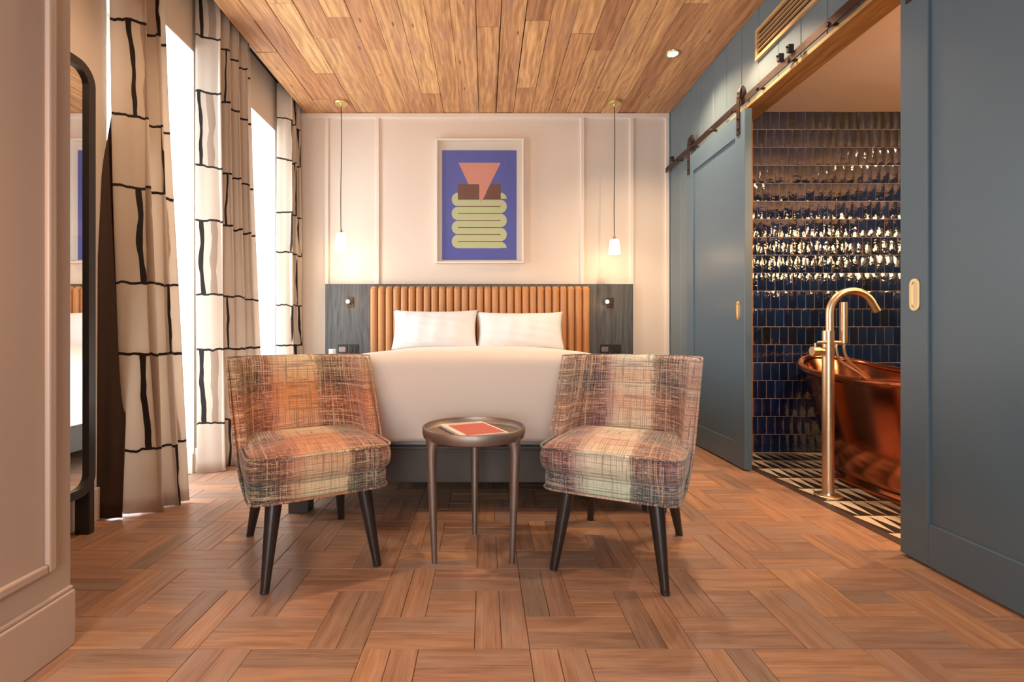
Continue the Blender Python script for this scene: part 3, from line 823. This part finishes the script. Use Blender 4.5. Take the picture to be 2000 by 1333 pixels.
# bedspread
import random as _r
def sp_noise(x, y): return math.sin(x*7+1.3*math.sin(y*5))*math.sin(y*6.1+.7*math.sin(x*4))
HW, YF0, YB0 = .905, 2.290, 4.255
def cover(i, j):
    # i across: side hem - top - side hem ; j along: front hem - top - back edge
    R = .07
    def prof(s, half):    # returns (pos, drop) for s in 0..1 ; outward overhang and hem
        pass
    u = 2*i-1
    su = 1 if u >= 0 else -1; au = abs(u)
    if au < .80:
        x = au/.80*(HW-R); dx = 0; sx = 0
    elif au < .88:
        t = (au-.80)/.08*PI/2; x = HW-R+R*math.sin(t); dx = R*(1-math.cos(t)); sx = t/(PI/2)
    else:
        t = (au-.88)/.12; x = HW+.008*t; dx = R+.36*t; sx = 1
    if j > .30:
        y = (YF0+R)+(j-.30)/.70*(YB0-YF0-R); dy = 0
    elif j > .22:
        t = (.30-j)/.08*PI/2; y = YF0+R-R*math.sin(t); dy = R*(1-math.cos(t))
    else:
        t = (.22-j)/.22; y = YF0-.012*math.sin(t*PI)-.004*math.sin(x*su*9)*t; dy = R+t*.345
    top = .762-.11*min(1, x/.93)**4-.018*max(0, (y-2.6)/1.6)
    d = max(dx, dy) if (dx > .0 and dy > .0) else dx+dy
    base = .322+.004*math.sin(x*su*8)
    z = max(base, top-d)
    z += .0035*sp_noise(x*su*1.2, y*1.6)*(1 if d < .02 else .2)
    if dy > 0 and dx > 0:      # round the corner in plan
        k = min(1, dx/R)*min(1, dy/R); x -= .02*k; y += .02*k
    return (x*su, y-3.3, z)
cb = MB(); grid_mesh(121, 90, cover, cb)
bc = cb.obj('bedspread', M['linen'], smooth=True, fix=False)
so = bc.modifiers.new('thick', 'SOLIDIFY'); so.thickness = .012; so.offset = -1
bc.location = (BCX, 3.3, 0)
tag(bc, 'white bedspread covering the bed and hanging over its foot', 'bedspread')
# pillows
def pillow(label, x, y, z, w, h, rx, rz, sd):
    def fn(side):
        def f(i, j):
            u, v = 2*i-1, 2*j-1
            X = u*w*(1-.055*(1-v*v)); Z = v*h*(1-.12*(1-u*u) if v > 0 else 1-.03*(1-u*u))
            t = (max(0, (1-u**2))*max(0, (1-v**2)))**.42
            wr = .006*math.sin(u*9+v*7+sd)*math.sin(v*8-u*5+sd*2)*t+.007*math.sin((u*.9+v*1.5)*8+sd)*max(0, u*v)*t
            return (X, side*(.085*t+wr), Z)
        return f
    mb = MB(); grid_mesh(41, 31, fn(-1), mb); grid_mesh(41, 31, fn(1), mb)
    me = mb.mesh('pillow', M['pillow'], smooth=True, fix=False)
    bm = bmesh.new(); bm.from_mesh(me); bmesh.ops.remove_doubles(bm, verts=bm.verts, dist=.0004); bmesh.ops.recalc_face_normals(bm, faces=bm.faces); bm.to_mesh(me); bm.free()
    o = link('pillow', me, None, (x, y, z), (rx, 0, rz)); tag(o, label, 'pillow', 'pillows on the bed'); return o
pillow('left of the two white pillows against the leather headboard', -.420, 4.12, .885, .358, .178, -.33, 0, 1.0)
pillow('right of the two white pillows against the leather headboard', .300, 4.12, .875, .366, .172, -.33, 0, 2.3)

# ------------------------------------------------------------------ chairs
def chair_parts(root, fab):
    # base and cushion
    def slab(z0, z1, hw, yf, yb, crown, rr, nm, bulge=0.0):
        mb = MB(); nu = 48
        def outline(t, s=1.0):
            a = 2*PI*t; e = .22
            c, s_ = math.cos(a), math.sin(a)
            x = hw*math.copysign(abs(c)**e, c); y = (yb-yf)/2*math.copysign(abs(s_)**e, s_)+(yb+yf)/2
            return x, y
        rings = []
        nh = 5
        prof = [(z0, 1-rr*2.2), (z0+rr*.5, 1.0-rr*.3), ((z0+z1)/2, 1.0+bulge), (z1-rr*.5, 1.0), (z1, 1-rr*1.6)]
        tops = [(.9, .25), (.75, .55), (.5, .85), (.25, .97), (.02, 1.0)]
        N_ = 64; cxy = (0, (yb+yf)/2); vs = []; rows = []
        def ring_(z, k, cz=0):
            r = []
            for q in range(N_):
                x, y = outline(q/N_); x, y = cxy[0]+(x-cxy[0])*k, cxy[1]+(y-cxy[1])*k
                zz = z+cz
                r.append((x, y, zz))
            return r
        rows.append(ring_(z0+.002, .05)); rows.append(ring_(z0, .8))
        for z, k in prof: rows.append(ring_(z, k))
        k0 = prof[-1][1]
        for kk, c in tops: rows.append(ring_(z1, k0*kk, crown*c))
        def fn(i, j): return rows[round(j*(len(rows)-1))][round(i*N_) % N_]
        mb = MB(); vs = [p for r in rows for p in r]; fs = []; uvs = []
        def uvp(p): return (p[0], p[2]-.9*(p[1]-yf) if p[2] >= z1-.004 and False else p[2]-(p[1]+.3)*(.9 if p[2] > z1-rr*.4 else 0.0))
        for j in range(len(rows)-1):
            for i in range(N_):
                i2 = (i+1) % N_; f = (j*N_+i, j*N_+i2, (j+1)*N_+i2, (j+1)*N_+i); fs.append(f)
                top = j >= len(prof)+1
                uvs.append([(vs[q][0], (z1+(vs[q][1]-yf)*.9) if top else (vs[q][2]+ (0 if abs(vs[q][0]) < hw*.9 else 0))) for q in f])
        mb.add(vs, fs, uvs)
        o = mb.obj(nm, fab, root, smooth=True); subsurf(o, 1); return o
    slab(.288, .356, .238, -.272, .20, 0, .016, 'seat_base')
    slab(.352, .442, .250, -.292, .215, .026, .03, 'seat_cushion', .012)
    # piping round the cushion
    def loop(hw, yf, yb, z, r, nm):
        pts = []
        N_ = 72
        for q in range(N_+1):
            a = 2*PI*q/N_; c, s = math.cos(a), math.sin(a); e = .22
            pts.append((hw*math.copysign(abs(c)**e, c), (yb-yf)/2*math.copysign(abs(s)**e, s)+(yb+yf)/2, z))
        mb = MB().tube(pts, r, 6); mb.uv = [[(mb.v[i][0], mb.v[i][2]+mb.v[i][1]) for i in f] for f in mb.f]
        mb.obj(nm, fab, root, smooth=True)
    loop(.248, -.290, .213, .440, .0045, 'cushion_piping')
    loop(.239, -.274, .20, .2895, .0045, 'base_piping')
    # winged back shell
    def wy(h):
        tb = [(.285, -.10), (.33, -.10), (.44, -.075), (.60, .045), (.70, .11), (.757, .150)]
        for (a, b), (c, d) in zip(tb, tb[1:]):
            if h <= c: return b+(d-b)*(h-a)/(c-a)
        return tb[-1][1]
    def hw(h):
        tb = [(.285, .214), (.36, .232), (.44, .243), (.757, .261)]
        for (a, b), (c, d) in zip(tb, tb[1:]):
            if h <= c+1e-6: return b+(d-b)*(h-a)/(c-a)
        return .261
    def yb(h): return .205+.115*((max(h, .285)-.285)/.472)**1.1
    def shell(i, h, off):
        th = (i-.5)*PI; s_, c = math.sin(th), math.cos(th); e = .62
        w_ = hw(h)+off; f = wy(h)
        x = w_*math.copysign(abs(s_)**e, s_); y = f+(yb(h)+off-f)*abs(c)**(e*1.15)
        return x, y
    mb = MB(); NU, NV = 37, 12; h0, h1 = .287, .753
    loopn = []
    rows = []
    for j in range(NV):
        h = h0+(h1-h0)*j/(NV-1)
        inner = [(*shell(i/(NU-1), h, -.022), h) for i in range(NU)]
        outer = [(*shell(i/(NU-1), h, .022), h) for i in range(NU)]
        # wing tips rounded
        rows.append(inner+outer[::-1])
    vs = [p for r in rows for p in r]; L = 2*NU; fs = []; uvs = []
    def U(q):
        p = vs[q]; return (p[0]+(.0 if abs(p[0]) < .22 else .3*math.copysign(1, p[0])*(.25-p[1])*.4), p[2])
    for j in range(NV-1):
        for i in range(L):
            i2 = (i+1) % L; f = (j*L+i, j*L+i2, (j+1)*L+i2, (j+1)*L+i); fs.append(f); uvs.append([U(q) for q in f])
    for j in (0, NV-1):
        for i in range(NU-1):
            a, b, c, d = j*L+i, j*L+i+1, j*L+L-2-i, j*L+L-1-i
            f = (a, b, c, d); fs.append(f); uvs.append([U(q) for q in f])
    mb.add(vs, fs, uvs); o = mb.obj('backrest', fab, root, smooth=True); subsurf(o, 2)
    cr = o.data
    # piping along the front edge of the shell
    for off in (.022, -.022):
        pts = []
        for j in range(14): h = h0+.006+(h1-h0-.006)*j/13; x, y = shell(0, h, off); pts.append((x, y-.004, h))
        for i in range(1, 30): x, y = shell(i/30, h1, off); pts.append((x, y, h1-.001))
        for j in range(13, -1, -1): h = h0+.006+(h1-h0-.006)*j/13; x, y = shell(1, h, off); pts.append((x, y-.004, h))
        mb = MB().tube(pts, .0042, 6); mb.uv = [[(mb.v[i][0]*1.0, mb.v[i][2]) for i in f] for f in mb.f]
        if off > 0: mb.obj('back_piping', fab, root, smooth=True)
    for sx in (-1, 1):
        for (fy, ty) in ((-.262, -.205), (.262, .165)):
            lg = MB().cyl((sx*.152, ty, .296), (sx*.188, fy, .012), .0285, .0145, 24).cyl((sx*.188, fy, .013), (sx*.1895, fy*1.005, 0), .0145, .0135, 24)
            l_ = lg.obj('leg', M['legdark'], root, smooth=True, angle=40)
            MB().cyl((sx*.1885, fy, .009), (sx*.1895, fy*1.005, 0), .0152, .0145, 20).obj('foot_cap', M['iron'], l_, smooth=True, angle=40)
c1 = thing('slipper_chair', 'low tweed chair in rust, brown and cream plaid, left of the side table', 'chair', (-.690, 1.922, 0), math.radians(30.3), 'tweed slipper chairs')
chair_parts(c1, M['tweed_l'])
c2 = thing('slipper_chair', 'low tweed chair in pastel blue, pink and cream plaid, right of the side table', 'chair', (.534, 1.911, 0), math.radians(-26.3), 'tweed slipper chairs')
chair_parts(c2, M['tweed_r'])

# ------------------------------------------------------------------ side table + magazine
tb = thing('side_table', 'round bronze side table on three tapered legs between the chairs', 'side table', (-.043, 1.90, 0), 0)
MB().lathe([(.0001, .468), (.183, .468), (.190, .473), (.192, .4935), (.196, .4945), (.199, .491), (.1985, .470), (.194, .455), (.182, .450), (.0001, .450)], n=64).obj('tray_top', M['bronze'], tb, smooth=True, angle=50)
for k, ang in enumerate((-90-58, -90+58, 90)):
    a = math.radians(ang); c, s = math.cos(a), math.sin(a)
    pts = []; rs = []
    for t, r, w in ((.458, .172, .030), (.44, .178, .024), (.42, .181, .0205), (.38, .1815, .0185), (.2, .176, .0145), (.02, .170, .0105), (0, .1695, .0100)):
        pts.append((c*r, s*r, t)); rs.append(w)
    MB().tube(pts, rs, 20).obj('leg', M['bronze'], tb, smooth=True, angle=60)
mz = thing('magazine', 'magazine with a red cover picture lying on the round side table', 'magazine', (-.047, 1.918, .4685), math.radians(-25+47))
mz.rotation_euler = (0, 0, math.radians(24))
MB().box(-.0925, .0925, -.129, .129, .0, .009).obj('pages', M['paper'], mz, bevel=.001, seg=1)
MB().box(-.0935, .0935, -.130, .130, .0091, .0100).obj('cover', M['paper'], mz)
MB().box(-.0705, .083, -.118, .092, .0101, .0104).obj('cover_picture', M['red'], mz)
tx = MB()
for q in range(9): tx.box(-.06+q*.014, -.052+q*.014, .104, .112, .0101, .0104)
tx.obj('title_marks', M['ink'], mz)
MB().box(-.094, .0925, -.1295, .1295, -.0003, .0012).obj('back_cover', M['iron'], mz)

# ------------------------------------------------------------------ curtains
def curtain(label, path, hem, ztop, zbot, waves, amp, ampb, mat='curtain', fabric=1.9, ph=0.0, usc=1.0, u0=0.0):
    """path/hem: (x0,y0,x1,y1) centre line at the top and at the hem"""
    NU, NV = 150, 40
    mb = MB(); vs = []; us = []
    Ltop = math.hypot(path[2]-path[0], path[3]-path[1])
    for j in range(NV):
        t = j/(NV-1); z = zbot+(ztop-zbot)*t; k = (1-t)**1.3
        row = []
        for i in range(NU):
            s = i/(NU-1)
            x = (path[0]+(path[2]-path[0])*s)*(1-k)+(hem[0]+(hem[2]-hem[0])*s)*k
            y = (path[1]+(path[3]-path[1])*s)*(1-k)+(hem[1]+(hem[3]-hem[1])*s)*k
            A = amp*(1-k)+ampb*k
            w = math.sin(2*PI*(waves*s)+ph+.35*math.sin(3.1*s*waves+t*1.1)*(1-t))
            w = math.copysign(abs(w)**.8, w)
            x += A*w; y += .35*A*math.sin(4*PI*waves*s+2*ph)*.5+.004*math.sin(9*t+s*30)
            row.append((x, y, z))
        vs.append(row)
    ref = vs[NV//2]; u = [u0]
    for i in range(1, NU): u.append(u[-1]+(Vector(ref[i])-Vector(ref[i-1])).length*usc)
    flat_v = [p for r in vs for p in r]; fs = []; uvs = []
    for j in range(NV-1):
        for i in range(NU-1):
            f = (j*NU+i, j*NU+i+1, (j+1)*NU+i+1, (j+1)*NU+i); fs.append(f)
            uvs.append([(u[q % NU], flat_v[q][2]) for q in f])
    mb.add(flat_v, fs, uvs)
    o = mb.obj('curtain', M[mat], smooth=True, fix=False)
    tag(o, label, 'curtain', 'curtains at the windows')
    so = o.modifiers.new('thick', 'SOLIDIFY'); so.thickness = .003
    return o
curtain('nearest cream curtain with dark brick-like print, beside the tall mirror', (-1.69, 2.275, -1.69, 2.50), (-1.615, 2.285, -1.545, 2.46), 2.952, .008, 2.3, .066, .075, ph=-1.4, u0=.03)
curtain('middle cream curtain with dark brick-like print, between the two windows', (-1.695, 2.965, -1.695, 3.44), (-1.67, 2.95, -1.62, 3.48), 2.952, .006, 4.3, .062, .068, ph=-1.4, u0=.10)
curtain('farthest cream curtain with dark brick-like print, in the corner by the back wall', (-1.690, 4.10, -1.690, 4.34), (-1.69, 4.10, -1.67, 4.33), 2.952, .006, 2.6, .055, .065, ph=-1.4, u0=.25)
tbl = [(.006, 2.225), (1.2, 2.237), (1.62, 2.262), (1.9, 2.32), (2.94, 2.39)]
def blk(i, j):
    h = .006+2.934*j
    for (a0, b0), (a1, b1) in zip(tbl, tbl[1:]):
        if h <= a1+1e-6: y = b0+(b1-b0)*(h-a0)/(a1-a0); break
    return (-1.768+(.105-.04*min(1, h/1.7))*i, y+i*(.012+.13*min(1, h/1.7))+.004*math.sin(i*9), h)
mbk = MB(); grid_mesh(16, 40, blk, mbk)
dk = mbk.obj('blackout_curtain', M['lining_fab'], smooth=True, fix=False)
so = dk.modifiers.new('thick', 'SOLIDIFY'); so.thickness = .004
tag(dk, 'dark brown blackout curtain between the mirror and the nearest printed curtain', 'curtain')


# ------------------------------------------------------------------ standing mirror
mi = thing('standing_mirror', 'tall black framed mirror with rounded corners standing against the left wall', 'mirror', (-1.70, 1.84, 0))
my0, my1, mz0, mz1 = 1.53, 2.096, .17, 1.985
def rrect(y0, y1, z0, z1, r, n=8):
    pts = []
    for (cy, cz, a0) in ((y1-r, z1-r, 0), (y0+r, z1-r, PI/2), (y0+r, z0+r, PI), (y1-r, z0+r, 3*PI/2)):
        for k in range(n+1): t = a0+PI/2*k/n; pts.append((cy+r*math.cos(t), cz+r*math.sin(t)))
    return pts
fm = MB(); ring(fm, rrect(my0, my1, mz0, mz1, .085), rrect(my0+.036, my1-.036, mz0+.036, mz1-.036, .055), -1.668, -1.735)
add(fm, 'frame', M['iron'], mi, smooth=True, angle=35)
gm = MB().prism(rrect(my0+.034, my1-.034, mz0+.034, mz1-.034, .056), 'yz', -1.690, -1.682)
add(gm, 'mirror_glass', M['mirror'], mi)
for yy in (my1-.030, my0):
    add(MB().box(-1.735, -1.672, yy, yy+.030, 0, mz0+.09), 'leg', M['iron'], mi, bevel=.004)

# ------------------------------------------------------------------ copper bath
bt = thing('copper_bath', 'freestanding copper bateau bath with rolled rim behind the brass tap', 'bathtub', (2.32, 2.62, 0))
A, B = .345, .80
def rimz(a): return .598+.088*abs(math.sin(a))**2.6
def bpt(a, ka, kb, z): 
    e = .86; c, s = math.cos(a), math.sin(a)
    return (A*ka*math.copysign(abs(c)**e, c), B*kb*math.copysign(abs(s)**e, s), z)
NA = 96
prof = [  # (scale across, scale along, height fraction of rim)
    (.80, .74, 0.0), (.80, .74, .04), (.775, .715, .055), (.76, .70, .10), (.765, .70, .16), (.79, .72, .25), (.84, .78, .42), (.885, .84, .62), (.925, .895, .82), (.95, .93, .95), (.955, .94, .985)]
inner = [(.925, .925, .985), (.90, .90, .9), (.86, .85, .65), (.80, .76, .42), (.70, .64, .28), (.45, .42, .23), (.01, .01, .225)]
def shellmesh(pf, nm):
    mb = MB(); vs = []
    for ka, kb, hf in pf:
        for q in range(NA):
            a = 2*PI*q/NA; vs.append(bpt(a, ka, kb, rimz(a)*hf))
    fs = [(j*NA+i, j*NA+(i+1) % NA, (j+1)*NA+(i+1) % NA, (j+1)*NA+i) for j in range(len(pf)-1) for i in range(NA)]
    mb.add(vs, fs); o = mb.obj(nm, M['copper'], bt, smooth=True); subsurf(o, 1); return o
shellmesh(prof, 'bath_body'); shellmesh(inner, 'bath_interior')
pts = [bpt(2*PI*q/NA, .965, .965, rimz(2*PI*q/NA)) for q in range(NA+1)]
MB().tube(pts, .022, 14).obj('rolled_rim', M['copper'], bt, smooth=True)

# ------------------------------------------------------------------ brass bath tap
tp = thing('bath_tap', 'tall freestanding brushed brass bath tap with hand shower', 'bath tap', (1.79, 2.55, 0))
MB().lathe([(.0001, .0005), (.064, .0005), (.064, .009), (.060, .012), (.034, .013), (.032, .022), (.0001, .022)], n=40).obj('base_plate', M['brass'], tp, smooth=True, angle=40)
MB().cyl((0, 0, .012), (0, 0, .865), .0275, n=32).obj('column', M['brass'], tp, smooth=True, angle=40)
R = .118; hc = .955; pts = [(.008, 0, .84), (.008, 0, .90)]
for k in range(0, 17):
    t = PI-(PI*.86)*k/16; pts.append((.008+R+R*math.cos(t), 0, hc+R*math.sin(t)))
e = Vector(pts[-1]); d = (Vector(pts[-1])-Vector(pts[-2])).normalized(); pts.append(tuple(e+d*.045))
MB().tube(pts, .0185, 18).obj('spout', M['brass'], tp, smooth=True, angle=50)
MB().cyl((.072, -.012, .80), (.072, -.012, 1.012), .0185, n=24).obj('hand_shower', M['brass'], tp, smooth=True, angle=40)
MB().cyl((-.03, -.012, .805), (.085, -.012, .805), .009, n=14).cyl((-.062, -.012, .805), (-.028, -.012, .805), .007, n=12).obj('holder', M['brass'], tp, smooth=True, angle=40)
MB().cyl((-.028, -.005, .758), (-.050, -.005, .758), .016, n=24).cyl((-.050, -.005, .758), (-.088, -.005, .758), .024, n=28).cyl((-.070, -.005, .775), (-.070, -.005, .800), .005, n=10).obj('knob', M['brass'], tp, smooth=True, angle=40)
def hose(p0, p1, p2, p3):
    pts = []
    for k in range(25):
        t = k/24; pts.append(tuple(((1-t)**3)*Vector(p0)+3*(1-t)**2*t*Vector(p1)+3*(1-t)*t*t*Vector(p2)+t**3*Vector(p3)))
    MB().tube(pts, .0075, 10).obj('hose', M['brass'], tp, smooth=True)
hose((.072, -.012, .80), (.075, -.012, .70), (.12, 0, .70), (.24, .02, .605))
hose((.034, -.010, .80), (.030, -.010, .67), (.12, 0, .69), (.228, .02, .600))
